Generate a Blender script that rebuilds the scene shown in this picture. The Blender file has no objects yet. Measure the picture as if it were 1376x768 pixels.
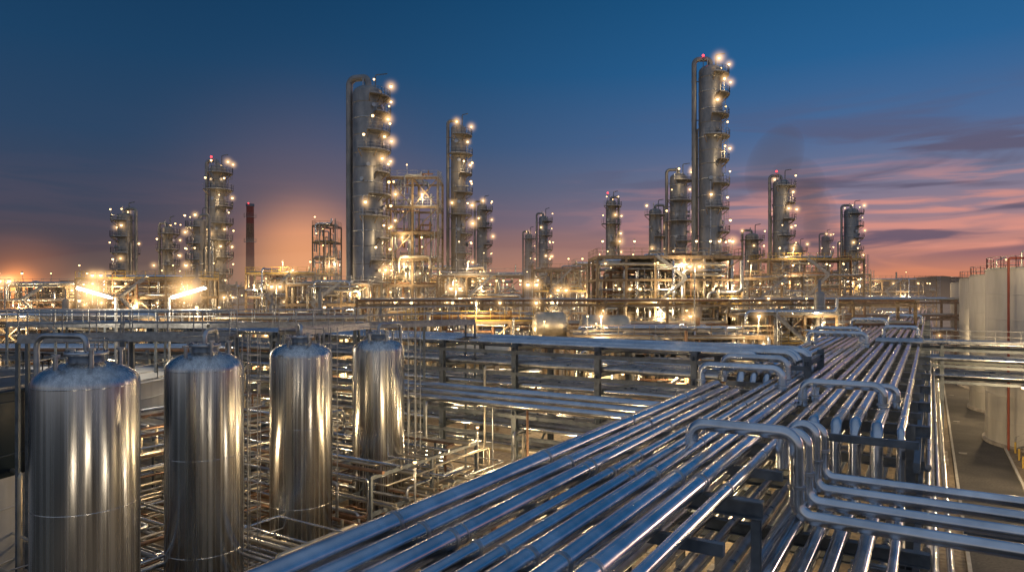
import bpy, math, random, bmesh
from mathutils import Vector, Matrix, Quaternion
random.seed(7)
R = random.random
def U(a,b): return a+(b-a)*random.random()
def lin(r,g,b):
    f=lambda c:(c/12.92 if c<=0.04045 else ((c+0.055)/1.055)**2.4)
    return (f(r/255),f(g/255),f(b/255),1.0)
scene=bpy.context.scene
# ------------------------------------------------------------------ materials
def newmat(name):
    m=bpy.data.materials.new(name); m.use_nodes=True
    nt=m.node_tree; return m,nt,nt.nodes['Principled BSDF']
def N(nt,t,**kw):
    n=nt.nodes.new(t)
    for k,v in kw.items(): setattr(n,k,v)
    return n
def metal(name,c1,c2,rough=(.3,.5),metallic=1.0,scale=(1.5,1.5,1.5),bump=0.05,aniso=0,detail=2,dist=0.02):
    m,nt,b=newmat(name)
    tc=N(nt,'ShaderNodeTexCoord'); mp=N(nt,'ShaderNodeMapping'); mp.inputs['Scale'].default_value=scale
    nt.links.new(tc.outputs['Object'],mp.inputs['Vector'])
    no=N(nt,'ShaderNodeTexNoise'); no.inputs['Scale'].default_value=1.0; no.inputs['Detail'].default_value=detail
    no.inputs['Roughness'].default_value=0.65
    nt.links.new(mp.outputs[0],no.inputs['Vector'])
    cr=N(nt,'ShaderNodeValToRGB'); cr.color_ramp.elements[0].position=.35; cr.color_ramp.elements[1].position=.68
    cr.color_ramp.elements[0].color=(*c1,1); cr.color_ramp.elements[1].color=(*c2,1)
    nt.links.new(no.outputs['Fac'],cr.inputs[0]); nt.links.new(cr.outputs[0],b.inputs['Base Color'])
    mr=N(nt,'ShaderNodeMapRange'); mr.inputs['From Min'].default_value=.3; mr.inputs['From Max'].default_value=.7
    mr.inputs['To Min'].default_value=rough[0]; mr.inputs['To Max'].default_value=rough[1]
    nt.links.new(no.outputs['Fac'],mr.inputs[0]); nt.links.new(mr.outputs[0],b.inputs['Roughness'])
    b.inputs['Metallic'].default_value=metallic
    if aniso:
        b.inputs['Anisotropic'].default_value=aniso; b.inputs['Anisotropic Rotation'].default_value=.25
        tg=N(nt,'ShaderNodeTangent'); tg.direction_type='RADIAL'; tg.axis='Z'
        nt.links.new(tg.outputs[0],b.inputs['Tangent'])
    if bump:
        bp=N(nt,'ShaderNodeBump'); bp.inputs['Strength'].default_value=bump; bp.inputs['Distance'].default_value=dist
        nt.links.new(no.outputs['Fac'],bp.inputs['Height']); nt.links.new(bp.outputs[0],b.inputs['Normal'])
    return m
def emis(name,col,s,sample='NONE'):
    m=bpy.data.materials.new(name); m.use_nodes=True; nt=m.node_tree
    nt.nodes.remove(nt.nodes['Principled BSDF'])
    e=N(nt,'ShaderNodeEmission'); e.inputs[0].default_value=(*col,1); e.inputs[1].default_value=s
    nt.links.new(e.outputs[0],nt.nodes['Material Output'].inputs['Surface'])
    try: m.cycles.emission_sampling=sample
    except Exception: pass
    return m
M={}
M['pipe']=metal('polished_pipe_steel',(.52,.545,.58),(.76,.79,.83),(.14,.27),1,(.8,.8,.8),.03,0,3)
M['pipe2']=metal('galvanised_pipe_steel',(.34,.36,.39),(.54,.56,.59),(.25,.45),1,(2,2,2),0)
M['pipew']=metal('insulated_pipe_cladding',(.42,.38,.30),(.60,.55,.46),(.3,.5),.75,(1,1,1),0)
M['rust']=metal('rusty_pipe_paint',(.16,.085,.05),(.33,.20,.12),(.5,.75),.2,(2,2,2),0)
M['steel']=metal('painted_structural_steel',(.10,.12,.14),(.18,.205,.23),(.4,.6),.3,(2,2,2),0)
M['steelw']=metal('weathered_structural_steel',(.18,.13,.08),(.32,.25,.17),(.45,.65),.3,(1.5,1.5,1.5),0)
M['rail']=metal('galvanised_railing',(.30,.31,.32),(.48,.49,.50),(.35,.5),.8,(4,4,4),0)
M['yellow']=metal('yellow_safety_paint',(.45,.30,.06),(.60,.42,.10),(.4,.6),0,(2,2,2),0)
M['vessel']=metal('brushed_stainless_steel',(.42,.425,.43),(.76,.77,.77),(.17,.34),1,(9,9,.035),.22,.8,6,.014)
M['shell']=metal('column_cladding',(.20,.205,.21),(.34,.335,.33),(.38,.52),.6,(.7,.7,.35),.12,0,3)
M['shell2']=metal('warm_column_cladding',(.25,.235,.21),(.38,.35,.31),(.42,.55),.5,(.7,.7,.35),.12,0,3)
M['white']=metal('grey_white_tank_paint',(.38,.38,.37),(.58,.575,.56),(.4,.6),0,(.5,.5,.10),0,0,5)
M['band']=metal('dark_blue_tank_band',(.015,.03,.045),(.03,.05,.07),(.4,.6),0,(.5,.5,.2),0)
M['conc']=metal('concrete',(.24,.22,.2),(.38,.36,.33),(.75,.9),0,(1.5,1.5,1.5),0)
M['grate']=metal('deck_grating',(.12,.12,.12),(.22,.21,.20),(.5,.7),.5,(3,3,3),0)
M['redpaint']=metal('red_stack_paint',(.22,.05,.035),(.32,.08,.05),(.5,.7),0,(1,1,1),0)
M['kerb']=metal('kerb_concrete',(.30,.29,.27),(.42,.41,.38),(.7,.9),0,(2,2,2),0)
M['bulb']=emis('warm_lamp_glass',(1,.62,.26),5.5)
M['bulbw']=emis('floodlight_tube',(1,.84,.58),10)
M['red']=emis('aircraft_warning_light',(1,.04,.05),5)
M['flame']=emis('flare_flame',(1,.30,.05),5)
MK=list(M.keys())
def ground_mat(name,c1,c2,c3,sc,bump,mixf=.55):
    m,nt,b=newmat(name)
    tc=N(nt,'ShaderNodeTexCoord')
    n1=N(nt,'ShaderNodeTexNoise'); n1.inputs['Scale'].default_value=.12*sc; n1.inputs['Detail'].default_value=6
    n2=N(nt,'ShaderNodeTexNoise'); n2.inputs['Scale'].default_value=3.0*sc; n2.inputs['Detail'].default_value=5
    for n in(n1,n2): nt.links.new(tc.outputs['Object'],n.inputs['Vector'])
    cr=N(nt,'ShaderNodeValToRGB'); e=cr.color_ramp.elements; e[0].position=.40;e[1].position=.60
    e[0].color=(*c1,1);e[1].color=(*c2,1); nt.links.new(n1.outputs[0],cr.inputs[0])
    cr2=N(nt,'ShaderNodeValToRGB'); e=cr2.color_ramp.elements; e[0].position=.4;e[1].position=.62
    e[0].color=(0,0,0,1);e[1].color=(1,1,1,1); nt.links.new(n2.outputs[0],cr2.inputs[0])
    mx=N(nt,'ShaderNodeMixRGB'); mx.inputs[2].default_value=(*c3,1)
    ml=N(nt,'ShaderNodeMath',operation='MULTIPLY'); ml.inputs[1].default_value=mixf
    nt.links.new(cr2.outputs[0],ml.inputs[0]); nt.links.new(ml.outputs[0],mx.inputs[0])
    nt.links.new(cr.outputs[0],mx.inputs[1]); nt.links.new(mx.outputs[0],b.inputs['Base Color'])
    b.inputs['Roughness'].default_value=.85
    bp=N(nt,'ShaderNodeBump'); bp.inputs['Strength'].default_value=bump; bp.inputs['Distance'].default_value=.05
    nt.links.new(n2.outputs[0],bp.inputs['Height']); nt.links.new(bp.outputs[0],b.inputs['Normal'])
    return m
M_ground=ground_mat('gravel_ground',(.16,.125,.09),(.32,.26,.18),(.09,.075,.058),1,.6,.65)
M_road=ground_mat('asphalt',(.045,.044,.044),(.085,.080,.075),(.030,.029,.029),2.2,.25,.6)
M_hill=ground_mat('dark_scrub',(.02,.03,.02),(.04,.05,.035),(.015,.02,.015),.2,.3)
# ------------------------------------------------------------------ mesh builder
C,S=0.8526,0.5225   # plant grid is turned 31.5 degrees from the camera's north
def P(u,v,z=0): return Vector((u*C+v*S,-u*S+v*C,z))
class MB:
    def __init__(s,name,uv=False):
        s.name=name; s.v=[]; s.f=[]; s.m=[]; s.sm=[]; s.uv=uv
    def T(s,p):
        p=Vector(p)
        return P(p.x,p.y,p.z) if s.uv else p
    def add(s,vs,fs,mat,smooth=False):
        b=len(s.v); s.v+=[s.T(p) for p in vs]; mi=MK.index(mat)
        for f in fs: s.f.append([i+b for i in f]); s.m.append(mi); s.sm.append(smooth)
    def beam(s,p1,p2,w,h,mat):
        p1=Vector(p1);p2=Vector(p2); d=(p2-p1)
        if d.length<1e-5: return
        d.normalize(); up=Vector((0,0,1)) if abs(d.z)<.95 else Vector((0,1,0))
        sx=d.cross(up).normalized(); uz=sx.cross(d)
        vs=[]
        for p in(p1,p2):
            for a,b in((-1,-1),(1,-1),(1,1),(-1,1)): vs.append(p+sx*(a*w/2)+uz*(b*h/2))
        s.add(vs,[(0,3,2,1),(4,5,6,7),(0,1,5,4),(1,2,6,5),(2,3,7,6),(3,0,4,7)],mat)
    def ibeam(s,p1,p2,w,h,mat):
        p1=Vector(p1);p2=Vector(p2); d=(p2-p1).normalized(); up=Vector((0,0,1)) if abs(d.z)<.95 else Vector((0,1,0))
        sx=d.cross(up).normalized(); uz=sx.cross(d); t=h*.09
        s.beam(p1+uz*(h/2-t/2),p2+uz*(h/2-t/2),w,t,mat); s.beam(p1-uz*(h/2-t/2),p2-uz*(h/2-t/2),w,t,mat)
        s.beam(p1,p2,w*.08,h-2*t-.002,mat)
    def box(s,c,sz,mat):
        c=Vector(c); s.beam(c-Vector((0,sz[1]/2,0)),c+Vector((0,sz[1]/2,0)),sz[0],sz[2],mat)
    def tube(s,pts,r,mat,Rb=None,seg=10,nb=5,cap=True):
        pts=[Vector(p) for p in pts]
        if len(pts)>2:
            if Rb is None: Rb=r*2.6
            out=[pts[0]]
            for i in range(1,len(pts)-1):
                a,b,c=pts[i-1],pts[i],pts[i+1]; d1=(a-b);d2=(c-b); l=min(d1.length,d2.length)*.49
                if l<1e-4: continue
                d1.normalize();d2.normalize(); ang=d1.angle(d2)
                if ang>3.1 or ang<.1: continue
                t=min(Rb/math.tan(ang/2),l); rr=t*math.tan(ang/2)
                cen=b+(d1+d2).normalized()*(rr/math.sin(ang/2))
                A=(b+d1*t)-cen; B=(b+d2*t)-cen; om=A.angle(B)
                for k in range(nb+1):
                    q=k/nb; out.append(cen+(A*math.sin((1-q)*om)+B*math.sin(q*om))/math.sin(om))
            out.append(pts[-1]); pts=out
        n=len(pts); vs=[]; prev=None; nrm=None
        for i in range(n):
            if i==0: t=pts[1]-pts[0]
            elif i==n-1: t=pts[-1]-pts[-2]
            else: t=(pts[i+1]-pts[i]).normalized()+(pts[i]-pts[i-1]).normalized()
            if t.length<1e-6: t=prev.copy() if prev else Vector((0,0,1))
            t.normalize()
            if nrm is None:
                nrm=t.orthogonal().normalized()
            else:
                nrm=prev.rotation_difference(t)@nrm
            prev=t; bn=t.cross(nrm)
            for k in range(seg):
                a=2*math.pi*k/seg; vs.append(pts[i]+nrm*(math.cos(a)*r)+bn*(math.sin(a)*r))
        fs=[]
        for i in range(n-1):
            for k in range(seg):
                k2=(k+1)%seg; fs.append((i*seg+k,i*seg+k2,(i+1)*seg+k2,(i+1)*seg+k))
        s.add(vs,fs,mat,seg>4)
        if cap: s.add([vs[k] for k in range(seg)]+[vs[(n-1)*seg+k] for k in range(seg)],[tuple(reversed(range(seg))),tuple(range(seg,2*seg))],mat)
    def lathe(s,c,prof,mat,seg=24,axis='z'):
        c=Vector(c); vs=[];n=len(prof)
        for(r,z)in prof:
            for k in range(seg):
                a=2*math.pi*k/seg
                if axis=='z': vs.append(c+Vector((r*math.cos(a),r*math.sin(a),z)))
                else: vs.append(c+Vector((z,r*math.cos(a),r*math.sin(a))))
        fs=[]
        for i in range(n-1):
            for k in range(seg):
                k2=(k+1)%seg; fs.append((i*seg+k,i*seg+k2,(i+1)*seg+k2,(i+1)*seg+k))
        s.add(vs,fs,mat,True)
    def ball(s,c,r,mat,seg=8):
        s.lathe(c,[(max(r*math.sin(math.pi*i/6),.001),-r*math.cos(math.pi*i/6)) for i in range(7)],mat,seg)
    def rail(s,pts,h=1.1,mat='rail',r=.03,step=1.6,seg=4):
        pts=[Vector(p) for p in pts]
        for i in range(len(pts)-1):
            a,b=pts[i],pts[i+1]
            for hh in(h,h*.55): s.tube([a+Vector((0,0,hh)),b+Vector((0,0,hh))],r,mat,seg=seg,cap=False)
            s.beam(a+Vector((0,0,.08)),b+Vector((0,0,.08)),.02,.14,mat)
            n=max(1,int((b-a).length/step))
            for k in range(n+1):
                q=a.lerp(b,k/n); s.tube([q,q+Vector((0,0,h))],r,mat,seg=seg,cap=False)
    def ladder(s,p,z0,z1,nx,ny,mat='rail',cage=True,w=.5,r=.035):
        p=Vector(p); d=Vector((nx,ny,0)).normalized(); t=Vector((-d.y,d.x,0))
        for sg in(-1,1):
            q=p+t*(sg*w/2); s.beam((q.x,q.y,z0),(q.x,q.y,z1),.05,.05,mat)
        z=z0+.3
        while z<z1: s.beam(p+t*(-w/2)+Vector((0,0,z)),p+t*(w/2)+Vector((0,0,z)),r,r,mat); z+=.4
        if cage:
            z=z0+2.2
            while z<z1:
                s.tube([p+t*(math.cos(a)*.38)+d*(math.sin(a)*.7)+Vector((0,0,z)) for a in [math.pi*k/6 for k in range(7)]],.025,mat,Rb=.01,seg=4,nb=1,cap=False); z+=1.1
            for a in(.6,1.57,2.5):
                q=p+t*(math.cos(a)*.38)+d*(math.sin(a)*.7); s.beam((q.x,q.y,z0+2.2),(q.x,q.y,z1),.04,.02,mat)
    def lamp(s,p,light=0,r=.17,arm=None,mat='bulb',halo=0,col=(1,.70,.36),off=(0,0,0)):
        p=Vector(p)
        s.ball(p,r,mat)
        s.lathe(p+Vector((0,0,r*.5)),[(r*1.25,0),(r*.9,r*.7),(r*.3,r)],'steel',8)
        if arm is not None: s.tube([p+Vector((0,0,r*1.4)),p+Vector((0,0,r*3)),Vector(arm)],.035,'rail',seg=4)
        w=s.T(p)
        if light: LIGHTS.append((w-Vector((0,0,r+.35))+Vector(off),light,col,s))
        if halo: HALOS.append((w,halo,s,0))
    def done(s):
        me=bpy.data.meshes.new(s.name); me.from_pydata([tuple(x) for x in s.v],[],s.f)
        used=sorted(set(s.m)); mp={k:i for i,k in enumerate(used)}
        for k in used: me.materials.append(M[MK[k]])
        me.polygons.foreach_set('material_index',[mp[k] for k in s.m])
        me.polygons.foreach_set('use_smooth',s.sm); me.update()
        o=bpy.data.objects.new(s.name,me); scene.collection.objects.link(o); s.ob=o; return o
LIGHTS=[];HALOS=[];BUILD=[]
def mk(name,uv=False):
    b=MB(name,uv); BUILD.append(b); return b
PM=['pipe','pipe2','pipe2','pipew','pipew','rust']
# ------------------------------------------------------------------ columns
def column(name,X,Y,r,h,plats,a0=0,span=200,pa=180,shell='shell',pr=.3,light=400,top=True,lampr=.2,halo=1.3,red=False,every=3):
    b=mk(name); seg=28; c=Vector((X,Y,0))
    prof=[(r*1.12,0),(r*1.12,2.5),(r,3.2),(r,h-r*.5)]
    for k in range(1,6): prof.append((r*math.cos(k*math.pi/10)+.001,h-r*.5+r*.55*math.sin(k*math.pi/10)))
    b.lathe(c,prof,shell,seg)
    z=4.0
    while z<h-r:
        b.lathe(c,[(r,z-.09),(r+.05,z-.08),(r+.05,z+.08),(r,z+.09)],shell if R()<.6 else 'pipe2',seg)
        z+=U(2.2,3.0)
    def pol(a,rad,z): a=math.radians(a); return Vector((X+rad*math.cos(a),Y+rad*math.sin(a),z))
    prevz=2.0
    for i,pz in enumerate(plats):
        r0=r; w=1.15+.1*(i%2); sp=span*(.75+.4*((i*37)%10)/10); a_s=a0-sp/2+((i*53)%40-20)
        n=12; vs=[];fs=[]
        for k in range(n+1):
            a=a_s+sp*k/n
            for rad in(r0+.02,r0+w):
                for dz in(-.08,.0): vs.append(pol(a,rad,pz+dz))
        for k in range(n):
            q=k*4; fs+=[(q+1,q+3,q+7,q+5),(q,q+4,q+6,q+2),(q+2,q+6,q+7,q+3)]
        b.add(vs,fs,'grate')
        pts=[pol(a_s+sp*k/n,r0+w,pz) for k in range(n+1)]
        b.rail(pts,1.1,'rail',.035,1.2)
        for k in range(0,n+1,3):
            a=a_s+sp*k/n; b.beam(pol(a,r0,pz-1.1),pol(a,r0+w,pz-.12),.08,.12,'steelw')
        la2=a_s+sp*.55
        b.ladder(pol(la2,r0+.35,0),prevz,pz+1.0,math.cos(math.radians(la2)),math.sin(math.radians(la2)),'rail')
        prevz=pz
        for j,fa in enumerate((.08,.36,.64,.92)):
            if (i+j)%2==0 or R()<.35:
                a=a_s+sp*fa; q=pol(a,r0+w+.1,pz+2.0)
                b.tube([pol(a,r0+w,pz),pol(a,r0+w,pz+2.3)],.035,'rail',seg=4)
                od=Vector((math.cos(math.radians(a)),math.sin(math.radians(a)),0))*1.6+Vector((0,-1.2,0))
                b.lamp(q,light if (j==(i%3) and i%every==0) else 0,lampr*U(.6,1.0),None,'bulb',halo*U(.75,1.25) if R()<.5 else 0,off=od)
        for k in range(3):
            a=a0+U(-110,110); zz=pz+U(.6,2.5); 
            if zz<h-r: b.tube([pol(a,r0-.05,zz),pol(a,r0+.45,zz)],.22,'pipe2',seg=8); b.tube([pol(a,r0+.42,zz),pol(a,r0+.52,zz)],.32,'pipe2',seg=8)
    if top:
        zt=h+pr*1.2; e=pol(pa,r+pr+.35,0)
        b.tube([(X,Y,h-.3),(X,Y,zt+pr*1.6),(e.x,e.y,zt+pr*1.6),(e.x,e.y,h*.12)],pr,'shell',Rb=max(pr*2.0,r*.4),seg=12,nb=8)
        for z in [h*.2+k*(h*.75/6) for k in range(7)]:
            b.beam(pol(pa,r-.05,z),pol(pa,r+pr*2+.4,z),.15,.15,'steel')
        e2=pol(pa-28,r+.35,0); b.tube([pol(pa-28,r-.2,h*.8),(e2.x,e2.y,h*.8),(e2.x,e2.y,3)],pr*.45,'pipew',seg=8)
    e3=pol(a0-95,r+.3,0); b.tube([pol(a0-95,r-.2,h*.62),(e3.x,e3.y,h*.62),(e3.x,e3.y,3)],.12,'pipe2',seg=6)
    b.tube([(X+r*.5,Y,h-.3),(X+r*.5,Y,h+1.9),(X+r*1.3,Y,h+2.1)],.09,'steel',seg=6)
    b.tube([(X-r*.3,Y-.3,h-.2),(X-r*.3,Y-.3,h+1.3)],.12,'pipe2',seg=6)
    if red:
        b.tube([(X-r*.7,Y-.5,h-.6),(X-r*.7,Y-.5,h+1.5)],.06,'steel',seg=5); b.ball((X-r*.7,Y-.5,h+1.6),.2,'red')
    return b
def plz(h,n,z0=9): return [z0+(h-1.5-z0)*i/(n-1) for i in range(n)]
column('distillation_column',-23.2,110,2.4,47,[12,15.5,19,22.5,26,29.5,33,36.5,39.5,42.5,45.2],0,170,165,pr=.55,lampr=.23,light=450,halo=1.7)
column('fractionating_column',-9.8,125,1.35,44.5,[14,17.5,21,24.5,28,32,35.5,39,42.5],-5,220,170,'shell2',pr=.3,halo=1.6)
column('distillation_column',33.4,115,1.9,52,[13,17,20.5,24,28,32,36,40,43.5,47,50.3],-10,190,175,pr=.42,red=True,lampr=.23,light=450,halo=1.7)
column('distillation_column',33.2,136,1.7,37.5,plz(37.5,7,12),-30,260,170,pr=.3)
column('fractionating_column',31.9,152,1.4,32.5,plz(32.5,5,12),-30,240,0,pr=.28,light=0)
column('stripper_column',23.2,160,1.2,35.5,plz(35.5,6,13),-30,240,0,'shell2',pr=.25,red=True,light=400,every=5)
column('fractionating_column',55.2,140,1.6,37,plz(37,8,12),0,220,170,pr=.3,red=True)
column('stripper_column',53.4,152,1.5,27,plz(27,5,12),-40,240,180,'shell2',pr=.25,light=400,every=4)
column('fractionating_column',89.5,180,1.8,36,plz(36,8,12),0,220,170,pr=.3,light=500,every=4)
column('stripper_column',101,220,1.2,32,plz(32,5,14),0,220,170,'shell2',pr=.25,light=0)
column('stripper_column',104,214,1.1,29,plz(29,4,14),0,220,170,pr=.25,light=0)
column('stripper_column',84,200,1.1,27.5,plz(27.5,4,14),0,220,170,'shell2',pr=.25,light=0)
column('stripper_column',8.3,180,1.2,34,plz(34,6,14),0,220,170,pr=.25,light=400,every=5)
column('stripper_column',4.9,200,1.1,31,plz(31,5,14),0,220,170,'shell2',pr=.25,light=0)
column('fractionating_column',-7,160,1.2,34.5,plz(34.5,6,13),0,220,170,'shell2',pr=.25,light=400,every=4)
column('fractionating_column',-56,130,1.5,38,plz(38,9,11),0,230,175,'shell2',pr=.35,red=True,light=400)
column('stripper_column',-55.8,122,1.1,27,plz(27,6,11),180,230,0,'shell2',pr=.25,light=400,every=4)
column('fractionating_column',-73.6,130,1.35,29,plz(29,7,9),180,250,0,'shell2',pr=.3,light=400)
column('stripper_column',-68.6,136,1.0,27,plz(27,6,10),0,250,180,'shell2',pr=.25,light=400,every=4)
# ------------------------------------------------------------------ process units (steel frames)
def clutter(b,x0,x1,y0,y1,z0,z1,n,rm=(.06,.25),seg=8):
    for _ in range(n):
        p=Vector((U(x0,x1),U(y0,y1),U(z0,z1))); pts=[p.copy()]; ax=random.choice((0,1,2,0)); last=9
        for k in range(random.randint(2,5)):
            q=pts[-1].copy(); lo,hi=((x0,x1),(y0,y1),(z0,z1))[ax]
            q[ax]=U(lo,hi)
            if (q-pts[-1]).length>.8: pts.append(q); last=ax
            ax=random.choice([a for a in(0,1,2) if a!=ax and a!=last])
        if len(pts)>1: b.tube(pts,U(*rm)*(.6+.4*R()),random.choice(PM),seg=seg,nb=3)
def hdrum(b,c,r,L,mat='pipe',ax='x'):
    pr=[(.01,-L/2-r*.5),(r*.6,-L/2-r*.4),(r*.9,-L/2-r*.2),(r,-L/2),(r,L/2),(r*.9,L/2+r*.2),(r*.6,L/2+r*.4),(.01,L/2+r*.5)]
    b.lathe(c,pr,mat,28,'x')
    for t in(-.3,.3):
        b.box((c[0]+t*L,c[1],c[2]-r-.25),(.4,r*1.5,1.0),'conc')
    b.tube([(c[0],c[1],c[2]+r-.1),(c[0],c[1],c[2]+r+.7),(c[0]+L*.3,c[1],c[2]+r+.7)],.15,'pipew',seg=8)
LC=[0]
def unit(name,x0,x1,y0,y1,levels,nx,ny,col='steelw',uv=False,nc=40,lamps=1.0,light=900,brace=.35,deck=.6,cw=.3,drums=1,halo=1.15,lampr=.16,rm=(.08,.28),lev=4,stairs=True):
    b=mk(name,uv); xs=[x0+(x1-x0)*i/nx for i in range(nx+1)]; ys=[y0+(y1-y0)*i/ny for i in range(ny+1)]
    top=levels[-1]
    for x in xs:
        for y in ys:
            b.beam((x,y,0),(x,y,top+.1),cw,cw,col); b.box((x,y,.2),(cw*2.2,cw*2.2,.4),'conc')
    zl=0
    for z in levels:
        for y in ys: b.beam((x0,y,z),(x1,y,z),cw*.7,cw,col)
        for x in xs: b.beam((x,y0,z-.01),(x,y1,z-.01),cw*.7,cw*.96,col)
        for i in range(nx):
            if R()<deck: b.box(((xs[i]+xs[i+1])/2,(y0+y1)/2,z+cw/2+.03),(xs[i+1]-xs[i]-.02,y1-y0-.04,.05),'grate')
            if R()<brace:
                b.beam((xs[i],y0,zl),(xs[i+1],y0,z),.14,.14,col)
                if R()<.5: b.beam((xs[i+1],y0+.02,zl),(xs[i],y0+.02,z),.14,.14,col)
        if R()<.85 or z==top:
            m=random.choice(['rail','rail','yellow','steelw'])
            b.rail([(x0,y0-.1,z+cw/2),(x1,y0-.1,z+cw/2)],1.1,m,.035,1.5); b.rail([(x1+.1,y0,z+cw/2),(x1+.1,y1,z+cw/2)],1.1,m,.035,1.5)
            b.rail([(x0-.1,y0,z+cw/2),(x0-.1,y1,z+cw/2)],1.1,m,.035,1.5)
        for k in range(random.randint(2,5)):
            y=U(y0-.4,y1); rr=U(*rm); a=U(0,.35);c=U(.65,1)
            b.tube([(x0+(x1-x0)*a,y,z-2.2),(x0+(x1-x0)*a,y,z+.3+rr),(x0+(x1-x0)*c,y,z+.3+rr),(x0+(x1-x0)*c,y,z+U(.8,2.5)*random.choice((1,-1)))],rr,random.choice(PM),seg=8)
        nl=max(1,int((x1-x0)/3.2*lamps))
        for k in range(nl):
            if R()<.85:
                x=x0+(x1-x0)*(k+U(.2,.8))/nl; yy=y0-.35; LC[0]+=1
                b.lamp((x,yy,z-.7+2.9*(R()<.5)),light if LC[0]%(lev+1)==0 else 0,lampr*U(.6,1.2),(x,y0,z),'bulb',halo*U(.6,1.4) if R()<.33 else 0,off=(0,-.8,0))
        zl=z
    clutter(b,x0,x1,y0-.8,y1,.6,top+1.0,nc,rm)
    for k in range(drums):
        z=random.choice([0]+levels[:-1]); r=U(.8,1.3); L=U(3,5); hdrum(b,(U(x0+3,x1-3),(y0+y1)/2-1,z+r+.9),r,L,random.choice(['pipew','shell2','shell']))
    b.ladder((x1+.3,y0-.2,0),.2,top+1,0,-1)
    if stairs:
        zl=0
        for i,z in enumerate(levels):
            s=1 if i%2 else -1; xa=(x0+x1)/2-s*2; xb=(x0+x1)/2+s*2
            for yy in(y0-1.3,y0-.5): b.beam((xa,yy,zl+.2),(xb,yy,z+.2),.06,.25,'rail')
            b.rail([(xa,y0-1.35,zl+.3),(xb,y0-1.35,z+.3)],1.0,'rail',.03,1.3); zl=z
    return b
unit('reactor_structure',-21.4,-12.7,117,125,[6,10.5,15,19.5,24,28.5,33.5],2,1,nc=26,lamps=1.8,light=600,brace=1.0,deck=.3,cw=.36,drums=2,halo=1.5,rm=(.1,.25),lev=3,stairs=False)
unit('process_structure',-33,-21,100,108,[4,8,12,15],3,2,nc=60,lamps=1.4,drums=2)
unit('process_structure',-12,2,110,120,[4.5,9,13,16.5],3,2,nc=60,lamps=1.6,drums=2)
unit('process_structure',-46,-34,118,126,[5,9,13,17],3,2,nc=60,lamps=1.4,drums=2)
unit('process_structure',-69,-50,108,116,[5,9,13,16],4,2,nc=80,lamps=1.4,drums=2)
unit('process_structure',-92,-72,118,128,[4.5,8.5,12.5,15],4,2,nc=70,lamps=1.2,drums=2)
unit('heater_structure',-48.5,-43,166,172,[8,13,18,22,26,30],2,1,nc=24,lamps=1.8,drums=0,light=700,stairs=False)
unit('process_structure',4,14,128,138,[5,10,14,18],3,2,nc=50,lamps=1.3,drums=1)
unit('compressor_structure',11.5,31,92,102,[4.2,8.2,12.2,15.6,18.6],5,2,nc=190,lamps=1.9,drums=5,brace=.3,deck=.8,light=800,rm=(.08,.33))
unit('process_structure',36,46,108,116,[5,9,13,16],3,2,nc=60,lamps=1.4,drums=1)
unit('process_structure',48,66,128,138,[5,9,13,17,20],4,2,nc=80,lamps=1.2,drums=2)
unit('process_structure',68,84,160,170,[5,10,14,18],4,2,nc=60,lamps=1.2,drums=2)
unit('process_structure',88,112,180,190,[5,10,14,17],5,2,nc=60,lamps=1.0,drums=2)
unit('process_structure',14,44,150,160,[6,12,16,20],6,2,nc=70,lamps=1.0,drums=2,light=700)
unit('process_structure',-34,-6,145,155,[6,12,16,19],6,2,nc=70,lamps=1.0,drums=2,light=700)
unit('process_structure',-110,-60,160,170,[6,11,15],8,2,nc=70,lamps=.8,drums=2,light=700)
unit('pump_structure',-34,-14,72,80,[3.6,7.2,10.2],5,2,nc=130,lamps=1.5,drums=3,light=900)
unit('pump_structure',-12,4,76,84,[3.6,7.0,10.6],4,2,nc=120,lamps=1.5,drums=3,light=1000)
unit('exchanger_structure',6,26,68,76,[3.4,6.6,9.4],5,2,nc=140,lamps=1.5,drums=4,light=1100)
unit('pump_structure',-64,-38,78,88,[3.6,7.2,10.8],6,2,nc=120,lamps=1.3,drums=3,light=800)
unit('pump_structure',28,40,84,92,[4,7.5,11],3,2,nc=60,lamps=1.5,drums=2,light=1100)
for(x,y,z,r,L)in((4.2,75,10.3,1.5,2.6),(10.5,77,10.0,1.4,4.5),(-3,70,7.5,1.2,5)):
    b=mk('horizontal_drum'); hdrum(b,(x,y,z),r,L,'pipew')
    for t in(-.3,.3):
        b.beam((x+t*L,y-.8,0),(x+t*L,y-.8,z-r-.6),.3,.3,'steelw'); b.beam((x+t*L,y+.8,0),(x+t*L,y+.8,z-r-.6),.3,.3,'steelw')
    b.lamp((x-L*.3,y-r-1.4,z+.6),80,.1,(x-L*.3,y-.8,z-r-.7))
def bridge(name,x0,x1,y,zs,sp=8,n=5,mat='steelw',uv=False,w=4,rr=(.12,.3),lamps=0,light=0):
    b=mk(name,uv); x=x0
    while x<=x1+.1:
        for yy in(y,y+w): b.beam((x,yy,0),(x,yy,zs[-1]+.3),.3,.3,mat); b.box((x,yy,.25),(.8,.8,.5),'conc')
        for z in zs: b.beam((x,y-.5,z),(x,y+w+.5,z),.25,.3,mat)
        x+=sp
    for z in zs:
        for yy in(y,y+w): b.beam((x0,yy,z-.35),(x1,yy,z-.35),.2,.3,mat)
        for k in range(n):
            r=U(*rr); yy=y-.3+(w+.6)*(k+.5)/n; b.tube([(x0,yy,z+.16+r),(x1,yy,z+.16+r)],r,random.choice(['pipe2','pipew','pipew','rust','pipe']),seg=10)
    for k in range(lamps):
        xx=x0+(x1-x0)*(k+.5)/lamps; b.lamp((xx,y-.6,zs[0]-.6),light if k%2 else 0,.14,(xx,y-.1,zs[0]-.2),halo=1.0)
    return b
bridge('pipe_bridge',-20,52,88,[7,9.5,12.6],8,5,'steelw',lamps=9,light=1000)
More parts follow.
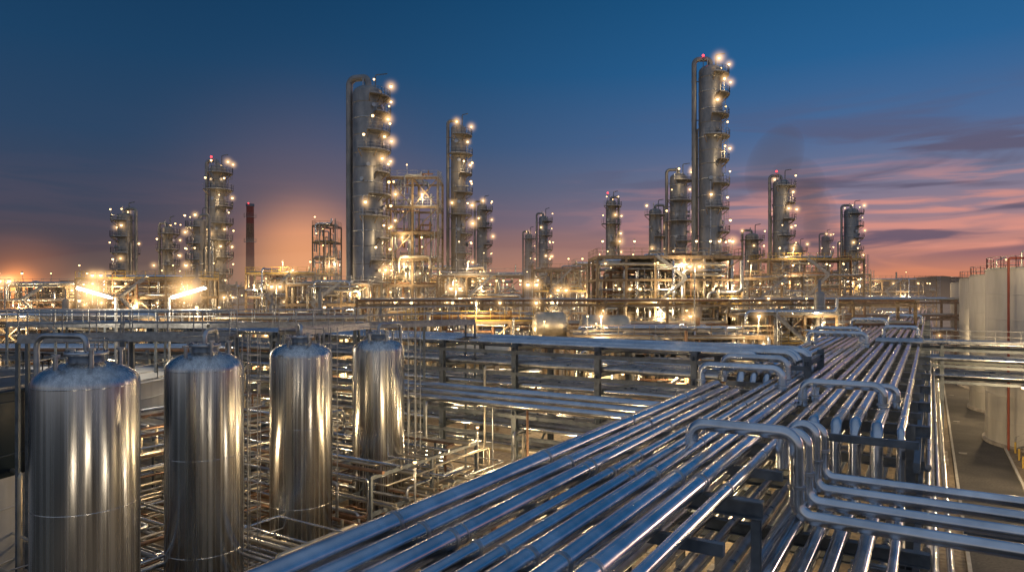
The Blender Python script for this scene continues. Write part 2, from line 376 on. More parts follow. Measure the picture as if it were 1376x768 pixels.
bridge('pipe_bridge',-90,-22,92,[5,7.5,10.5],8,5,'steelw',lamps=8,light=800)
bridge('pipe_bridge',46,92,120,[7,9.5,12.4],8,5,'rust',lamps=4,light=700)
bridge('pipe_bridge',-60,-18,60,[4,6.2,8.6],7,5,'steel',lamps=4,light=500)
for k in range(26):
    x=U(-80,45); y=U(84,106); h=U(12.5,18)
    if k%3==0:
        b=mk('lamp_mast'); b.tube([(x,y,0),(x,y,h)],.09,'rail',seg=6); b.beam((x-.6,y,h),(x+.6,y,h),.08,.08,'rail')
        for s in(-.6,.6): b.lamp((x+s,y-.1,h-.25),350 if (s>0 and k%2) else 0,.2,halo=1.7)
    else:
        r=U(.25,.7); h-=2.5; b=mk('vent_stack' if r<.45 else 'knockout_drum'); b.lathe((x,y,0),[(r*1.2,0),(r*1.2,1),(r,1.4),(r,h),(r*.7,h+r*.5),(r*.25,h+r*.7),(r*.25,h+1.2+r),(.01,h+1.2+r)],random.choice(['shell','shell2','shell2']),16)
        for z in(h*.4,h*.8): b.lathe((x,y,z),[(r,0),(r+.35,0),(r+.35,.08),(r,.08)],'grate',16)
        b.tube([(x+r-.05,y,h*.7),(x+r+.5,y,h*.7),(x+r+.5,y,2)],.1,'pipe2',seg=6)
# ------------------------------------------------------------------ main pipe rack (plant grid)
b=mk('main_pipe_rack',True)
ZT=9.3
v=-8
while v<230:
    near=v<90; cut=v<24
    for uu in(-8.9,-.6):
        (b.ibeam if near else b.beam)((uu,v,.4),(uu,v,6.3 if cut and uu>-5 else ZT+.0),.32,.32,'steel')
        b.box((uu,v,.2),(.9,.9,.4),'conc')
    for z in(ZT-.2,6.6,4.2):
        (b.ibeam if near else b.beam)((-9.5,v,z),(-3.2 if cut and z>7 else 0.0,v,z),.28,.4,'steel')
    if cut: b.ibeam((-3.35,v,6.8),(-3.35,v,8.88),.2,.2,'steel')
    v+=6
for uu,va in((-9.2,-8),(-.35,24)): b.beam((uu,va,ZT-.62),(uu,230,ZT-.62),.18,.3,'steel')
for uu in(-9.2,-.35): b.beam((uu,-8,6.15),(uu,230,6.15),.18,.3,'steel')
v=-5
while v<90:
    b.beam((-9.3,v,ZT-.14),(-.3 if v>24 else -3.3,v,ZT-.14),.16,.24,'steel'); v+=6
for i in range(0,36,2):
    v=-8+i*6
    b.beam((-.6,v,.6),(-.6,v+6,6.0),.14,.14,'steel')
us=[];u=-8.75
while u<-.3:
    r=random.choice((.15,.17,.19,.21,.13,.2)); us.append((u,r)); u+=r+random.choice((.26,.30,.36))+.12
us[0]=(-8.8,.23)
for i,(u,r) in enumerate(us):
    zc=ZT+r+.02
    if u<-7.3:
        b.tube([(u,-9,zc),(u,33.6-i*.9,zc),(u,33.6-i*.9,8.2-.2*i),(-30,33.6-i*.9,8.2-.2*i)],r,'pipe',seg=20,nb=8)
        b.tube([(u,38,zc-1.5),(u,38,zc),(u,228,zc)],r,'pipe',seg=14)
    elif u<-3.5:
        b.tube([(u,-9,zc),(u,228,zc)],r,'pipe',seg=20)
    else:
        zl=6.85+r
        b.tube([(u,-9,zl),(u,25.2+.25*(i%3),zl),(u,25.2+.25*(i%3),zc),(u,228,zc)],r,'pipe',seg=18,nb=8)
    v=-8
    while v<60:
        z=zc if (u<=-3.5 or v>26) else zc-2.45
        if not(u<-7.3 and 32<v<38):
            b.tube([(u,v-.04,z),(u,v+.04,z)],r+.02,'pipe2',seg=18); 
        v+=6
    if 0<i: 
        for v in (U(2,12),U(14,24),U(26,40)):
            if u<-3.5 and not(u<-7.3 and v>30): 
                b.tube([(u,v-.012,zc),(u,v+.012,zc)],r+.012,'pipe2',seg=18)
u=-8.6
while u<-3.7:
    r=U(.1,.2); b.tube([(u,-9,6.83+r),(u,228,6.83+r)],r,random.choice(['pipe2','pipe']),seg=10); u+=U(.5,.8)
u=-8.4
while u<-.6:
    r=U(.1,.18); b.tube([(u,-9,4.42+r),(u,228,4.42+r)],r,'pipe2',seg=8); u+=U(.5,.8)
for(u,z,r)in((-.05,8.3,.1),(.2,7.6,.08),(-.1,5.6,.12)):
    b.tube([(u,26,z),(u,228,z)],r,'pipe2',seg=8)
for(u,z,r)in((.1,7.3,.16),(.55,7.0,.12)): b.tube([(u,-9,z),(u,17.5,z),(u,17.5,5.4),(u,228,5.4)],r,'pipe',seg=12)
def loop(u0,u1,v0,zt,r,zlow0=9.5,zlow1=9.5,mat='pipe'):
    b.tube([(u0,v0,zlow0),(u0,v0,zt),(u1,v0,zt),(u1,v0,zlow1)],r,mat,Rb=r*2.2,seg=18,nb=8)
    for uu,zz in((u0,zlow0),(u1,zlow1)):
        b.tube([(uu,v0-.0,zz+.25),(uu,v0,zz+.32)],r+.05,'pipe2',seg=18)
loop(-9.35,-5.7,32.6,10.5,.19); loop(-8.9,-5.9,35.0,10.75,.18); 
loop(-4.3,-1.5,29,10.45,.17); loop(-4.0,-1.1,30.2,10.3,.14)
loop(-8.8,-4.4,62,10.6,.2); loop(-8.4,-4.8,63.2,10.4,.18); loop(-8.5,-5,64.2,10.9,.18)
loop(-4,-1,78,10.5,.2); loop(-8.5,-4.5,95,10.6,.24); loop(-5,-1,112,10.6,.24); loop(-8.5,-2,140,10.8,.25)
for(v0,ua,ub,zt,zo,r)in((19.6,-5.9,-3.05,10.2,8.0,.185),(20.6,-3.6,-2.95,10.0,8.15,.17),(21.5,-3.5,-2.85,10.1,8.3,.16),(22.4,-3.4,-2.75,9.95,8.45,.15)):
    b.tube([(ua,v0,9.0),(ua,v0,zt),(ub,v0,zt),(ub,v0,zo),(44,v0,zo)],r,'pipe',Rb=r*2.2,seg=20,nb=8)
    b.tube([(ub,v0,zo+.75),(ub,v0,zo+.83)],r+.05,'pipe2',seg=18)
for u in(6,14,22,30,38):
    for vv in(19.2,23.1): b.ibeam((u,vv,0),(u,vv,7.75),.25,.25,'steel')
    b.ibeam((u,18.8,7.6),(u,23.5,7.6),.22,.3,'steel')
for vv in(19.2,23.1): b.beam((.8,vv,7.3),(40,vv,7.3),.14,.2,'steel')
for vv in(19.5,20.4,21.6,22.4): b.tube([(-2,vv,6.0),(40,vv,6.0)],.13,'pipe2',seg=10)
# lamps added beneath the rack to brighten the ground
for v,pw in((22,320),(34,420),(49,420)): b.lamp((-5.6,v,3.6),pw,.1,(-5.6,v,4.1))
# ------------------------------------------------------------------ cross pipe rack
b=mk('cross_pipe_rack',True)
tiers=[10.4,9.0,7.6,6.2,4.8,3.2]
u=-5.5
i=0
while u>-84:
    for vv in(38.7,43.7):
        b.ibeam((u,vv,.5),(u,vv,10.6),.34,.34,'steel')
        b.lathe((u,vv,0),[(.45,0),(.42,.5),(.01,.5)],'conc',10)
    for z in tiers: b.ibeam((u,38.3,z-.16),(u,44.2,z-.16),.22,.3,'steel')
    if i%2: b.beam((u,38.7,.6),(u,43.7,4.6),.12,.12,'steel'); b.beam((u,43.7,.6),(u,38.7,4.6),.12,.12,'steel')
    if i%4==3:
        b.beam((u,38.72,.6),(u+6,38.72,3.1),.12,.12,'steel'); b.beam((u+6,38.74,.6),(u,38.74,3.1),.12,.12,'steel')
    u-=6;i+=1
for z in tiers[:-1]:
    for vv in(38.62,43.9): b.beam((-84,vv,z-.42),(-5.4,vv,z-.42),.14,.24,'steel')
for ti,z in enumerate(tiers):
    vv=39.1
    while vv<43.4:
        r=U(.1,.24) if ti else U(.16,.24)
        m=random.choice(['pipe','pipe2','pipe','pipe2','pipew']) 
        end=-5.6 if ti<1 else (-10.2 if ti<3 else -4)
        if ti==0: 
            ue=-5.3-U(0,3); b.tube([(-84,vv,z+r+.0),(ue,vv,z+r),(ue,vv,9.2)],r,'pipe',seg=16,nb=8)
        else: b.tube([(-84,vv,z+r),(end,vv,z+r)],r,m,seg=12)
        vv+=r*2+U(.15,.6)
for k in range(26):
    u=U(-60,-12); z=random.choice(tiers[1:5]); r=U(.06,.13); zb=U(.5,3)
    b.tube([(u,41,z),(u,38.0,z),(u,38.0,zb),(u,U(30,36),zb)],r,random.choice(PM),seg=8)
for k in range(7):
    u=-12-k*9; b.lamp((u+.5,38.2,3.0),800 if k<5 else 500,.12,(u+.5,38.6,3.3),halo=0)
    b.lamp((u-3,44.5,7.4),700,.12,(u-3,43.9,7.9))
b=mk('cross_pipe_rack',True)
for u in(.8,8,15.5,23,31,39,47):
    for vv in(66,69): b.ibeam((u,vv,.4),(u,vv,10.0),.3,.3,'steel'); b.box((u,vv,.2),(.9,.9,.4),'conc')
    for z in(9.7,8.4,7.1): b.beam((u,65.6,z-.16),(u,69.4,z-.16),.2,.28,'steel')
for z in(9.7,8.4,7.1):
    for vv in(65.85,69.15): b.beam((-.5,vv,z-.42),(48,vv,z-.42),.14,.22,'steel')
    for k in range(6):
        r=U(.1,.2); b.tube([(-4,65.9+.58*k,z+r),(48,65.9+.58*k,z+r)],r,'pipe2',seg=10)
b.rail([(-.5,65.5,9.9),(48,65.5,9.9)],1.0)
# ------------------------------------------------------------------ stainless vessels
def vessel(X,Y,top,pa):
    b=mk('stainless_steel_vessel'); r=1.5; c=(X,Y,0); dh=.72
    b.lathe(c,[(1.42,.0),(1.42,1.2),(r,1.21),(r,top-dh)]+[(max(.01,r*math.cos(a)),top-dh+dh*math.sin(a)) for a in[.15,.3,.45,.6,.8,1.0,1.2,1.4,1.57]],'vessel',72)
    for z in(3.6,7.4,top-dh-.02):
        b.lathe(c,[(r,z-.02),(r+.006,z-.008),(r+.006,z+.008),(r,z+.02)],'vessel',72)
    b.lathe(c,[(r,1.2),(r+.12,1.2),(r+.12,1.05),(r-.1,1.05)],'steel',40)
    b.lathe((X,Y,top-.08),[(.5,-.1),(.5,.25),(.62,.25),(.62,.36),(.01,.36)],'pipe2',24)
    for k in range(12):
        a=k*math.pi/6; b.ball((X+.56*math.cos(a),Y+.56*math.sin(a),top+.3),.03,'steel',6)
    for(a,rr,h)in((40,.95,.5),(150,.9,.45),(250,1.0,.4),(310,.9,.6)):
        a=math.radians(a); x=X+rr*math.cos(a);y=Y+rr*math.sin(a)
        b.tube([(x,y,top-.5),(x,y,top+h-.2)],.07,'pipe2',seg=8); b.tube([(x,y,top+h-.22),(x,y,top+h-.14)],.13,'pipe2',seg=10)
    a=math.radians(pa); ex=X+2.0*math.cos(a);ey=Y+2.0*math.sin(a)
    b.tube([(X,Y,top+.2),(X,Y,top+.75),(ex,ey,top+.75),(ex,ey,.8)],.09,'pipe2',Rb=.4,seg=12,nb=8)
    b.tube([(X+1.15*math.cos(t),Y+1.15*math.sin(t),top+.55) for t in[math.radians(30+20*k) for k in range(8)]],.025,'rail',Rb=.01,nb=1,seg=5)
    for k in range(0,8,2):
        t=math.radians(30+20*k); b.tube([(X+1.15*math.cos(t),Y+1.15*math.sin(t),top-.45),(X+1.15*math.cos(t),Y+1.15*math.sin(t),top+.55)],.02,'rail',seg=5)
    b.ladder((X+1.72*math.cos(a-.9),Y+1.72*math.sin(a-.9),0),.3,top+.6,math.cos(a-.9),math.sin(a-.9))
    for k in range(4):
        t=k*math.pi/2+.4; b.box((X+1.55*math.cos(t),Y+1.55*math.sin(t),.15),(.3,.3,.3),'conc')
vessel(-13.4,21.5,11.85,165); vessel(-12.6,28,11.6,100); vessel(-10.5,34,11.55,110); vessel(-7.8,39.9,11.35,60)
def walkway(name,pts,z,w=1.1,mat='rail',posts=4):
    b=mk(name); pts=[Vector((x,y,z)) for x,y in pts]
    for i in range(len(pts)-1):
        a,c=pts[i],pts[i+1]; d=(c-a).normalized(); n=Vector((-d.y,d.x,0))
        b.beam(a,c,w,.06,'grate')
        for s in(-1,1):
            b.beam(a+n*s*(w/2+.04)-Vector((0,0,.1)),c+n*s*(w/2+.04)-Vector((0,0,.1)),.08,.26,'rail')
            b.rail([a+n*s*w/2,c+n*s*w/2],1.1,mat,.028,1.3,6)
        k=max(1,int((c-a).length/posts))
        for j in range(k+1):
            q=a.lerp(c,j/k)
            for s in(-1,1): p=q+n*s*w/2; b.beam((p.x,p.y,0),(p.x,p.y,z-.15),.14,.14,'steel')
    return b
walkway('access_walkway',[(-21.5,30),(-17.6,31.2),(-12.9,31.6)],12.0)
walkway('access_walkway',[(-12.0,36.5),(-9.5,43.5),(-3,49)],11.9)
walkway('access_walkway',[(-38,52),(-22,50),(-12,52)],11.6)
b=mk('process_piping',True)
clutter(b,-46,-22,24.5,37,.5,4.6,120,(.05,.12))
clutter(b,-40,-20,11,24,.5,3.6,70,(.05,.11))
clutter(b,-60,-32,14,37,.5,6.5,90,(.05,.14))
clutter(b,-20,-10.5,33,37,.4,3,14,(.05,.11))
for k in range(9):
    u=-50+k*3.2
    for vv in(26,31,35.5):
        b.beam((u,vv,0),(u,vv,4.6),.16,.16,'steel')
    b.beam((u,26,4.5),(u,35.5,4.5),.14,.2,'steel'); b.beam((u,26,2.6),(u,35.5,2.6),.14,.2,'steel')
for vv in[26.5+.7*k for k in range(13)]:
    for z in(2.8,4.7):
        if R()<.75: b.tube([(-52,vv,z),(-24,vv,z)],U(.05,.12),random.choice(PM),seg=8)
for(u,v)in((-24.3,35.5),(-31,27.5),(-22,26.6),(-29,20),(-38,24),(-15,28)):
    b.tube([(u,v,0),(u,v,5.2)],.06,'rail',seg=6); b.lamp((u,v,5.5),400,.1)
# lamps added on the near side of the vessels for gold streaks on the steel
for(x,y,h,pw)in((-7.2,13.5,6.8,260),(-3.8,18,5.4,230),(-11.5,13.2,6.2,170),(-1.5,27,4.0,300)):
    b=mk('added_streak_lamp'); b.tube([(x,y,0),(x,y,h+.4),(x-.7,y,h+.5)],.06,'rail',seg=8); b.box((x,y,.15),(.4,.4,.3),'conc'); b.lamp((x-.75,y,h+.25),pw,.12,col=(1,.80,.56))
def pump(X,Y,a):
    b=mk('process_pump'); ca,sa=math.cos(a),math.sin(a)
    q=lambda x,y,z:(X+x*ca-y*sa,Y+x*sa+y*ca,z)
    b.beam(q(-1.2,0,.15),q(1.2,0,.15),.9,.3,'conc'); b.tube([q(-.9,0,.75),q(.1,0,.75)],.32,'pipe2',seg=14); b.tube([q(.1,0,.75),q(.6,0,.75)],.1,'steel',seg=8)
    b.tube([q(.6,0,.75),q(.85,0,.75)],.42,'rust',seg=14); b.tube([q(.75,0,.75),q(.75,0,2.2),q(.75,2,2.2)],.12,'pipe2'); b.tube([q(.85,0,.75),q(2.2,0,.75)],.12,'pipe2')
    for t in(-.7,-.1): b.beam(q(t,0,.3),q(t,0,.5),.5,.12,'steel')
for(x,y,a)in((-3,44,.3),(1,41,.3),(-1.5,38,1.2),(5,43,.3)): pump(x,y,a)
# ------------------------------------------------------------------ storage tanks
def tank(name,X,Y,r,h,band=False,seg=64,rail=True):
    b=mk(name); c=(X,Y,0); 
    b.lathe(c,[(r+.25,0),(r+.25,.3),(r,.3)],'conc',seg)
    b.lathe(c,[(r,.3),(r,h*(.62 if band else 1))],'white',seg)
    if band: b.lathe(c,[(r,h*.62),(r+.01,h*.62),(r+.01,h)],'band',seg)
    b.lathe(c,[(r,h),(r+.08,h),(r+.08,h+.1),(r-.1,h+.1),(.01,h+r*.1)],'white' if not band else 'band',seg)
    z=2.3
    while z<h: b.lathe(c,[(r,z-.04),(r+.03,z-.03),(r+.03,z+.03),(r,z+.04)],'white' if z<h*.62 or not band else 'band',seg); z+=2.3
    if rail:
        b.rail([(X+(r-.1)*math.cos(2*math.pi*k/24),Y+(r-.1)*math.sin(2*math.pi*k/24),h+.1) for k in range(25)],1.1,'rail',.03,2)
    n=int(h/.25); a0=math.radians(200)
    for k in range(n):
        a=a0+k*.25/r*1.3; b.beam((X+(r+.02)*math.cos(a),Y+(r+.02)*math.sin(a),k*.25+.3),(X+(r+.8)*math.cos(a),Y+(r+.8)*math.sin(a),k*.25+.3),.28,.04,'rail')
        if k%4==0 and k+4<=n:
            a2=a0+(k+4)*.25/r*1.3
            for hh in(.25,.8,1.3): b.beam((X+(r+.8)*math.cos(a),Y+(r+.8)*math.sin(a),k*.25+hh),(X+(r+.8)*math.cos(a2),Y+(r+.8)*math.sin(a2),k*.25+1+hh),.04,.04,'rail')
    return b
tank('white_storage_tank',50.5,62,6.2,16); tank('white_storage_tank',60.8,80,6,15.8); tank('white_storage_tank',72,99,6,15.8); tank('white_storage_tank',86,121,7,15.5)
tank('banded_storage_tank',-28,31,6.2,9.6,True); tank('banded_storage_tank',-33.5,47,9.2,7.9)
tank('low_storage_tank',-75,82,9,12.8); tank('low_storage_tank',-95,100,11,12.6)
for k,(x,y)in enumerate(((45,58),(54.5,73),(66,93))):
    bb=mk('lamp_post'); bb.tube([(x,y,0),(x,y,18.3),(x+1.2,y,18.7)],.09,'rail',seg=8); bb.lamp((x+1.3,y,18.4),500,.12,halo=0,off=(-2.5,-2,0))
    bb.tube([(x+.4,y+.3,0),(x+.4,y+.3,15),(x+2.5,y+1.2,15)],.12,'pipe2',seg=8)
b=mk('safety_pipe'); 
b.tube([(44.0,60.5,.0),(44.0,60.5,17),(46,60.5,17)],.1,'redpaint',seg=8)
b=mk('chimney_stack'); x,y=-84.4,220
for k in range(7): 
    z0=k*6;r0=1.5-.05*k; b.lathe((x,y,0),[(r0,z0),(r0-.05,z0+6)],'redpaint' if k!=5 else 'rust',20)
b.lathe((x,y,0),[(1.3,41.5),(1.3,42.3),(.9,42.3),(.9,41)],'steel',20)
for z in(30,38): b.rail([(x+1.9*math.cos(t*.6283),y+1.9*math.sin(t*.6283),z) for t in range(11)])
b.ball((x,y-1.4,42.4),.2,'red')
b=mk('flare_stack'); x,y=-290,400
b.tube([(x,y,0),(x,y,15)],.5,'steel',seg=8)
b.lathe((x,y,15),[(.3,0),(1.0,.6),(1.5,1.5),(1.1,2.8),(.5,3.8),(.05,4.8)],'flame',10)
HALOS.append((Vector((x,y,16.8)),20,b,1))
for(x,y,d)in((-30.5,50,1),(-23.6,50,-1)):
    b=mk('floodlight_mast'); xe=x+d*1.5
    b.tube([(xe,y,0),(xe,y,13.6)],.1,'rail',seg=8); 
    b.beam((x-d*1.2,y,14.42),(x+d*1.2,y,13.70),.5,.1,'steel')
    b.beam((x-d*1.2,y-.05,14.27),(x+d*1.2,y-.05,13.55),.3,.1,'bulbw')
    b.beam((x-d*1.2,y-.3,14.30),(x+d*1.2,y-.3,13.60),.08,.2,'bulbw')
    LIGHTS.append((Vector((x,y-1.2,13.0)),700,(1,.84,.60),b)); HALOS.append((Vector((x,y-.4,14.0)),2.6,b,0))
# ------------------------------------------------------------------ ground, roads
def sheet(name,pts,z,mat):
    me=bpy.data.meshes.new(name); me.from_pydata([(p[0],p[1],z) for p in pts],[],[list(range(len(pts)))]); me.materials.append(mat)
    o=bpy.data.objects.new(name,me); scene.collection.objects.link(o); return o
sheet('ground',[(-4000,-300),(4000,-300),(4000,6000),(-4000,6000)],0,M_ground)
rd=[P(1.8,-40),P(5.6,-40),P(5.6,38)]+[P(5.6+4*(1-math.cos(t)),38+4*math.sin(t)) for t in(.4,.8,1.2,1.57)]+[P(80,42),P(80,50)]+[P(9.6,50)]+[P(5.6+4*(1-math.cos(t)),54-4*math.sin(t)) for t in(1.2,.8,.4,0)]+[P(5.6,260),P(1.8,260)]
sheet('access_road',rd,.004,M_road)
b=mk('kerb',True)
def kerb(pts):
    for i in range(len(pts)-1): b.beam((*pts[i],.07),(*pts[i+1],.07),.18,.14,'kerb')
kerb([(5.7,260),(5.7,54)]+[(5.7+4*(1-math.cos(t)),54-4*math.sin(t)) for t in (.4,.8,1.2,1.57)]+[(80,50)])
kerb([(5.7,-40),(5.7,38)]+[(5.7+4*(1-math.cos(t)),38+4*math.sin(t)) for t in (.4,.8,1.2,1.57)]+[(80,42)])
kerb([(1.7,-40),(1.7,260)])
b=mk('drain_cover',True)
for v in(57,71,88,110): b.box((2.4,v,.02),(.6,.6,.03),'grate')
b=mk('bollard_row',True)
for k in range(16): b.tube([(6.3,55.5+k*3,0),(6.3,55.5+k*3,.95)],.08,'yellow',seg=8)
b=mk('bund_piping',True)
for k in range(5): b.tube([(8+k*.4,54,.5),(8+k*.4,180,.5)],.12,'pipe2',seg=8)
for k in range(14): b.box((8.8,56+k*9,.2),(2.4,.3,.4),'conc')
for k in range(4):
    b=mk('street_lamp'); q=P(7.2,60+k*28); q2=P(5.6,60+k*28)
    b.tube([(q.x,q.y,0),(q.x,q.y,7.2),(q2.x,q2.y,7.5)],.07,'rail',seg=6); b.lamp((q2.x,q2.y,7.25),2600 if k<3 else 0,.13,halo=0)
b=mk('street_lamp'); q=P(12,40); q2=P(12,42.5); b.tube([(q.x,q.y,0),(q.x,q.y,7.2),(q2.x,q2.y,7.5)],.07,'rail',seg=6); b.lamp((q2.x,q2.y,7.25),2600,.13)
me=bpy.data.meshes.new('hills'); vs=[];fs=[]; n=160
for i in range(n+1):
    a=math.radians(-60+120*i/n); d=1700+200*math.sin(i*.3)
    hgt=18+10*math.sin(i*.11+1)+7*math.sin(i*.37)+4*R()+max(0,(i-95))*.35*math.sin((i-95)*.05)
    vs+=[(d*math.sin(a),d*math.cos(a),-1),(d*math.sin(a)*1.02,d*math.cos(a)*1.02,max(6,hgt)),(d*math.sin(a)*1.3,d*math.cos(a)*1.3,-1)]
for i in range(n): q=i*3; fs+=[(q,q+3,q+4,q+1),(q+1,q+4,q+5,q+2)]
me.from_pydata(vs,[],fs); me.materials.append(M_hill); o=bpy.data.objects.new('hills',me); scene.collection.objects.link(o)
# ------------------------------------------------------------------ realise meshes
for bb in BUILD:
    if bb.v: bb.done()
for i,L in enumerate(LIGHTS):
    p,pw,col,src=L
    ld=bpy.data.lights.new('lamp_light','POINT'); ld.energy=pw; ld.color=col; ld.shadow_soft_size=.25
    o=bpy.data.objects.new('lamp_light',ld); o.location=p; scene.collection.objects.link(o); o.parent=src.ob
print('LIGHTS',len(LIGHTS),'HALOS',len(HALOS))
# ------------------------------------------------------------------ glow round the lamps and in the haze put in as emission, smoke (volumes)
def ico(name,sub):
    me=bpy.data.meshes.new(name); bm=bmesh.new(); bmesh.ops.create_icosphere(bm,subdivisions=sub,radius=1); bm.to_mesh(me); bm.free()
    me.polygons.foreach_set('use_smooth',[True]*len(me.polygons)); return me
def vol(name,col,s,ab=0,radial=0):
    m=bpy.data.materials.new(name); m.use_nodes=True; nt=m.node_tree; nt.nodes.remove(nt.nodes['Principled BSDF'])
    e=N(nt,'ShaderNodeEmission'); e.inputs[0].default_value=(*col,1); e.inputs[1].default_value=s; out=e
    if radial:
        tc=N(nt,'ShaderNodeTexCoord'); ln=N(nt,'ShaderNodeVectorMath',operation='LENGTH'); nt.links.new(tc.outputs['Object'],ln.inputs[0])
        sb=N(nt,'ShaderNodeMath',operation='SUBTRACT',use_clamp=True); sb.inputs[0].default_value=1; nt.links.new(ln.outputs['Value'],sb.inputs[1])
        pw=N(nt,'ShaderNodeMath',operation='POWER'); pw.inputs[1].default_value=radial; nt.links.new(sb.outputs[0],pw.inputs[0])
        mu=N(nt,'ShaderNodeMath',operation='MULTIPLY'); mu.inputs[1].default_value=s; nt.links.new(pw.outputs[0],mu.inputs[0]); nt.links.new(mu.outputs[0],e.inputs[1])
    if ab:
        a=N(nt,'ShaderNodeVolumeAbsorption'); a.inputs['Color'].default_value=(0,0,0,1); a.inputs['Density'].default_value=ab
        out=N(nt,'ShaderNodeAddShader'); nt.links.new(e.outputs[0],out.inputs[0]); nt.links.new(a.outputs[0],out.inputs[1])
    nt.links.new(out.outputs[0],nt.nodes['Material Output'].inputs['Volume']); return m
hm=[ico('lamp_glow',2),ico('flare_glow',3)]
hm[0].materials.append(vol('lamp_glow_emission',(1,.58,.24),2.3,0,5)); hm[1].materials.append(vol('flare_glow_emission',(1,.30,.06),.34,0,4))  # emissive balls stand in for the glare round lamps and flare
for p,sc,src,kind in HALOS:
    o=bpy.data.objects.new('emissive_glow',hm[kind]); o.location=p; o.scale=(sc*1.15,)*3; scene.collection.objects.link(o); o.parent=src.ob
for(loc,sc,col,s,ab)in(((0,200,0),(200,62,32),(1,.68,.52),.0009,.003),((-5,124,0),(118,44,22),(1,.66,.40),.0012,0)):
    me=ico('haze',4); me.materials.append(vol('emissive_haze',col,s,ab)); o=bpy.data.objects.new('haze',me); o.location=loc; o.scale=sc; scene.collection.objects.link(o)  # emission stands in for light scattered in the haze
sm=vol('smoke',(.36,.28,.34),.008,.032); root=bpy.data.objects.new('smoke_plume',None); scene.collection.objects.link(root)
for(x,y,z,a,b_,c,ry)in((96,216,34,3.5,4,7,.2),(94,216,41,6,5,9,.35),(90,216,48,9,6,9,.7),(83,216,55,13,7,8,1.1),(95,216,38,8,6,12,.3)):
    me=ico('puff',4); me.materials.append(sm); o=bpy.data.objects.new('puff',me); o.location=(x,y,z); o.scale=(a,b_,c); o.rotation_euler=(0,-ry,0); scene.collection.objects.link(o); o.parent=root
# ------------------------------------------------------------------ world
w=bpy.data.worlds.new('World'); scene.world=w; w.use_nodes=True; nt=w.node_tree; bg=nt.nodes['Background']
tc=N(nt,'ShaderNodeTexCoord'); nz=N(nt,'ShaderNodeVectorMath',operation='NORMALIZE'); nt.links.new(tc.outputs['Generated'],nz.inputs[0])
sp=N(nt,'ShaderNodeSeparateXYZ'); nt.links.new(nz.outputs[0],sp.inputs[0])
def ramp(stops):
    r=N(nt,'ShaderNodeValToRGB'); e=r.color_ramp.elements
    while len(e)<len(stops): e.new(.5)
    for k,(p,c)in enumerate(stops): e[k].position=p; e[k].color=lin(*c)
    nt.links.new(sp.outputs['Z'],r.inputs[0]); return r
Lr=ramp([(0,(98,78,70)),(.04,(84,72,76)),(.1,(62,68,88)),(.2,(38,66,98)),(.3,(20,62,98)),(.4,(8,54,90)),(.7,(74,94,122)),(1,(120,136,158))])
Rr=ramp([(0,(190,112,86)),(.025,(222,136,102)),(.055,(196,132,120)),(.1,(146,122,138)),(.15,(108,114,144)),(.21,(70,102,148)),(.3,(28,92,144)),(.4,(10,80,128)),(.7,(80,104,136)),(1,(120,136,158))])
mr=N(nt,'ShaderNodeMapRange',interpolation_type='SMOOTHSTEP'); mr.inputs['From Min'].default_value=-.5; mr.inputs['From Max'].default_value=.55; nt.links.new(sp.outputs['X'],mr.inputs[0])
mx=N(nt,'ShaderNodeMixRGB'); nt.links.new(mr.outputs[0],mx.inputs[0]); nt.links.new(Lr.outputs[0],mx.inputs[1]); nt.links.new(Rr.outputs[0],mx.inputs[2])
Br=ramp([(0,(160,154,150)),(.1,(150,150,154)),(.3,(128,140,160)),(.6,(118,134,158)),(1,(120,136,158))])
my=N(nt,'ShaderNodeMapRange',interpolation_type='SMOOTHSTEP'); my.inputs['From Min'].default_value=.25; my.inputs['From Max'].default_value=-.5; nt.links.new(sp.outputs['Y'],my.inputs[0])
mb=N(nt,'ShaderNodeMixRGB'); nt.links.new(my.outputs[0],mb.inputs[0]); nt.links.new(mx.outputs[0],mb.inputs[1]); nt.links.new(Br.outputs[0],mb.inputs[2]); mx=mb
cur=mx
def clouds(scale,rot,sc,lo,hi,col,strength,zs):
    global cur
    mp=N(nt,'ShaderNodeMapping'); mp.inputs['Scale'].default_value=scale; mp.inputs['Rotation'].default_value=rot; nt.links.new(nz.outputs[0],mp.inputs['Vector'])
    no=N(nt,'ShaderNodeTexNoise'); no.inputs['Scale'].default_value=sc; no.inputs['Detail'].default_value=7; no.inputs['Distortion'].default_value=.6; nt.links.new(mp.outputs[0],no.inputs['Vector'])
    c1=N(nt,'ShaderNodeMapRange',interpolation_type='SMOOTHSTEP'); c1.inputs['From Min'].default_value=lo; c1.inputs['From Max'].default_value=hi; nt.links.new(no.outputs[0],c1.inputs[0])
    zm=N(nt,'ShaderNodeValToRGB'); e=zm.color_ramp.elements; e[0].position=zs[0];e[0].color=(0,0,0,1);e[1].position=zs[1];e[1].color=(1,1,1,1); x=e.new(zs[2]);x.color=(.9,.9,.9,1); x=e.new(zs[3]);x.color=(0,0,0,1)
    nt.links.new(sp.outputs['Z'],zm.inputs[0])
    am=N(nt,'ShaderNodeMapRange'); am.inputs['From Min'].default_value=.05; am.inputs['From Max'].default_value=.40; am.inputs['To Min'].default_value=.03*strength; am.inputs['To Max'].default_value=strength; nt.links.new(sp.outputs['X'],am.inputs[0])
    m1=N(nt,'ShaderNodeMath',operation='MULTIPLY'); nt.links.new(c1.outputs[0],m1.inputs[0]); nt.links.new(zm.outputs[0],m1.inputs[1])
    m2=N(nt,'ShaderNodeMath',operation='MULTIPLY'); nt.links.new(m1.outputs[0],m2.inputs[0]); nt.links.new(am.outputs[0],m2.inputs[1])
    cl=N(nt,'ShaderNodeMixRGB'); cl.inputs[2].default_value=lin(*col); nt.links.new(m2.outputs[0],cl.inputs[0]); nt.links.new(cur.outputs[0],cl.inputs[1]); cur=cl
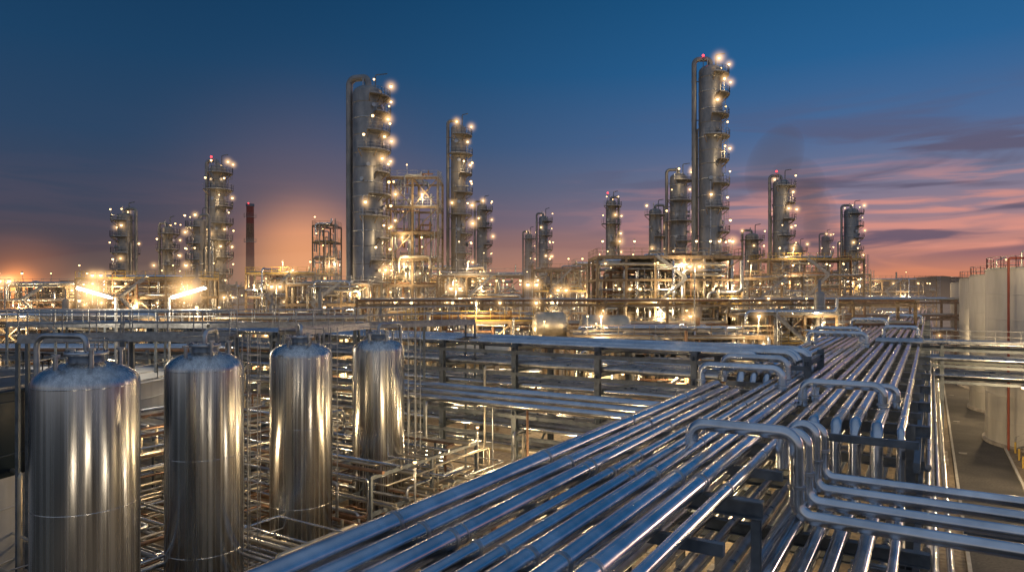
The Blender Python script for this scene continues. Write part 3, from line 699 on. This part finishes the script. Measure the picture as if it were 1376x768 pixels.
clouds((3,3,30),(0,.10,.4),2.0,.44,.64,(222,146,132),.75,(.03,.06,.12,.18))
clouds((2.2,2.2,18),(0,.13,0),1.7,.45,.60,(86,80,106),.9,(.02,.06,.18,.26))
def glow(dirv,p0,col,st):
    global cur
    d=Vector(dirv).normalized(); dt=N(nt,'ShaderNodeVectorMath',operation='DOT_PRODUCT'); dt.inputs[1].default_value=d; nt.links.new(nz.outputs[0],dt.inputs[0])
    ac=N(nt,'ShaderNodeMath',operation='ARCCOSINE'); nt.links.new(dt.outputs['Value'],ac.inputs[0])
    a=N(nt,'ShaderNodeMapRange',interpolation_type='SMOOTHERSTEP'); a.inputs['From Min'].default_value=math.radians(p0); a.inputs['From Max'].default_value=0; nt.links.new(ac.outputs[0],a.inputs[0])
    pw=N(nt,'ShaderNodeMath',operation='POWER'); pw.inputs[1].default_value=1.5; nt.links.new(a.outputs[0],pw.inputs[0])
    ml=N(nt,'ShaderNodeMath',operation='MULTIPLY'); ml.inputs[1].default_value=st; nt.links.new(pw.outputs[0],ml.inputs[0])
    ad=N(nt,'ShaderNodeMixRGB',blend_type='ADD'); ad.inputs[2].default_value=(*col,1); nt.links.new(ml.outputs[0],ad.inputs[0]); nt.links.new(cur.outputs[0],ad.inputs[1]); cur=ad
glow((-.303,1,.045),8,(.85,.32,.08),.75); glow((-.29,1,.06),20,(.10,.04,.015),.9); glow((-.72,1,.0),6,(.50,.15,.03),.55)
sk=N(nt,'ShaderNodeTexSky'); sk.sky_type='NISHITA'; sk.sun_disc=False; sk.sun_elevation=math.radians(-1.5); sk.sun_rotation=math.radians(55); sk.air_density=1.2
ms=N(nt,'ShaderNodeMixRGB',blend_type='ADD'); ms.inputs[0].default_value=.03; nt.links.new(cur.outputs[0],ms.inputs[1]); nt.links.new(sk.outputs[0],ms.inputs[2])
nt.links.new(ms.outputs[0],bg.inputs[0]); bg.inputs[1].default_value=1.0
sl=bpy.data.lights.new('sun','SUN'); sl.energy=.15; sl.color=(1,.70,.54); sl.angle=math.radians(6); so=bpy.data.objects.new('sun',sl); scene.collection.objects.link(so)
dd=Vector((math.sin(math.radians(55)),math.cos(math.radians(55)),math.tan(math.radians(4)))); so.rotation_euler=dd.to_track_quat('Z','Y').to_euler()
# ------------------------------------------------------------------ camera
cd=bpy.data.cameras.new('camera'); cd.lens=24; cd.sensor_width=36; cd.shift_y=.0058; cd.clip_end=9000; cd.clip_start=.1
co=bpy.data.objects.new('camera',cd); co.location=(0,0,14); co.rotation_euler=(math.radians(90),0,0); scene.collection.objects.link(co); scene.camera=co
scene.view_settings.view_transform='Standard'; scene.view_settings.look='None'; scene.view_settings.exposure=0
print('verts',sum(len(b.v) for b in BUILD))
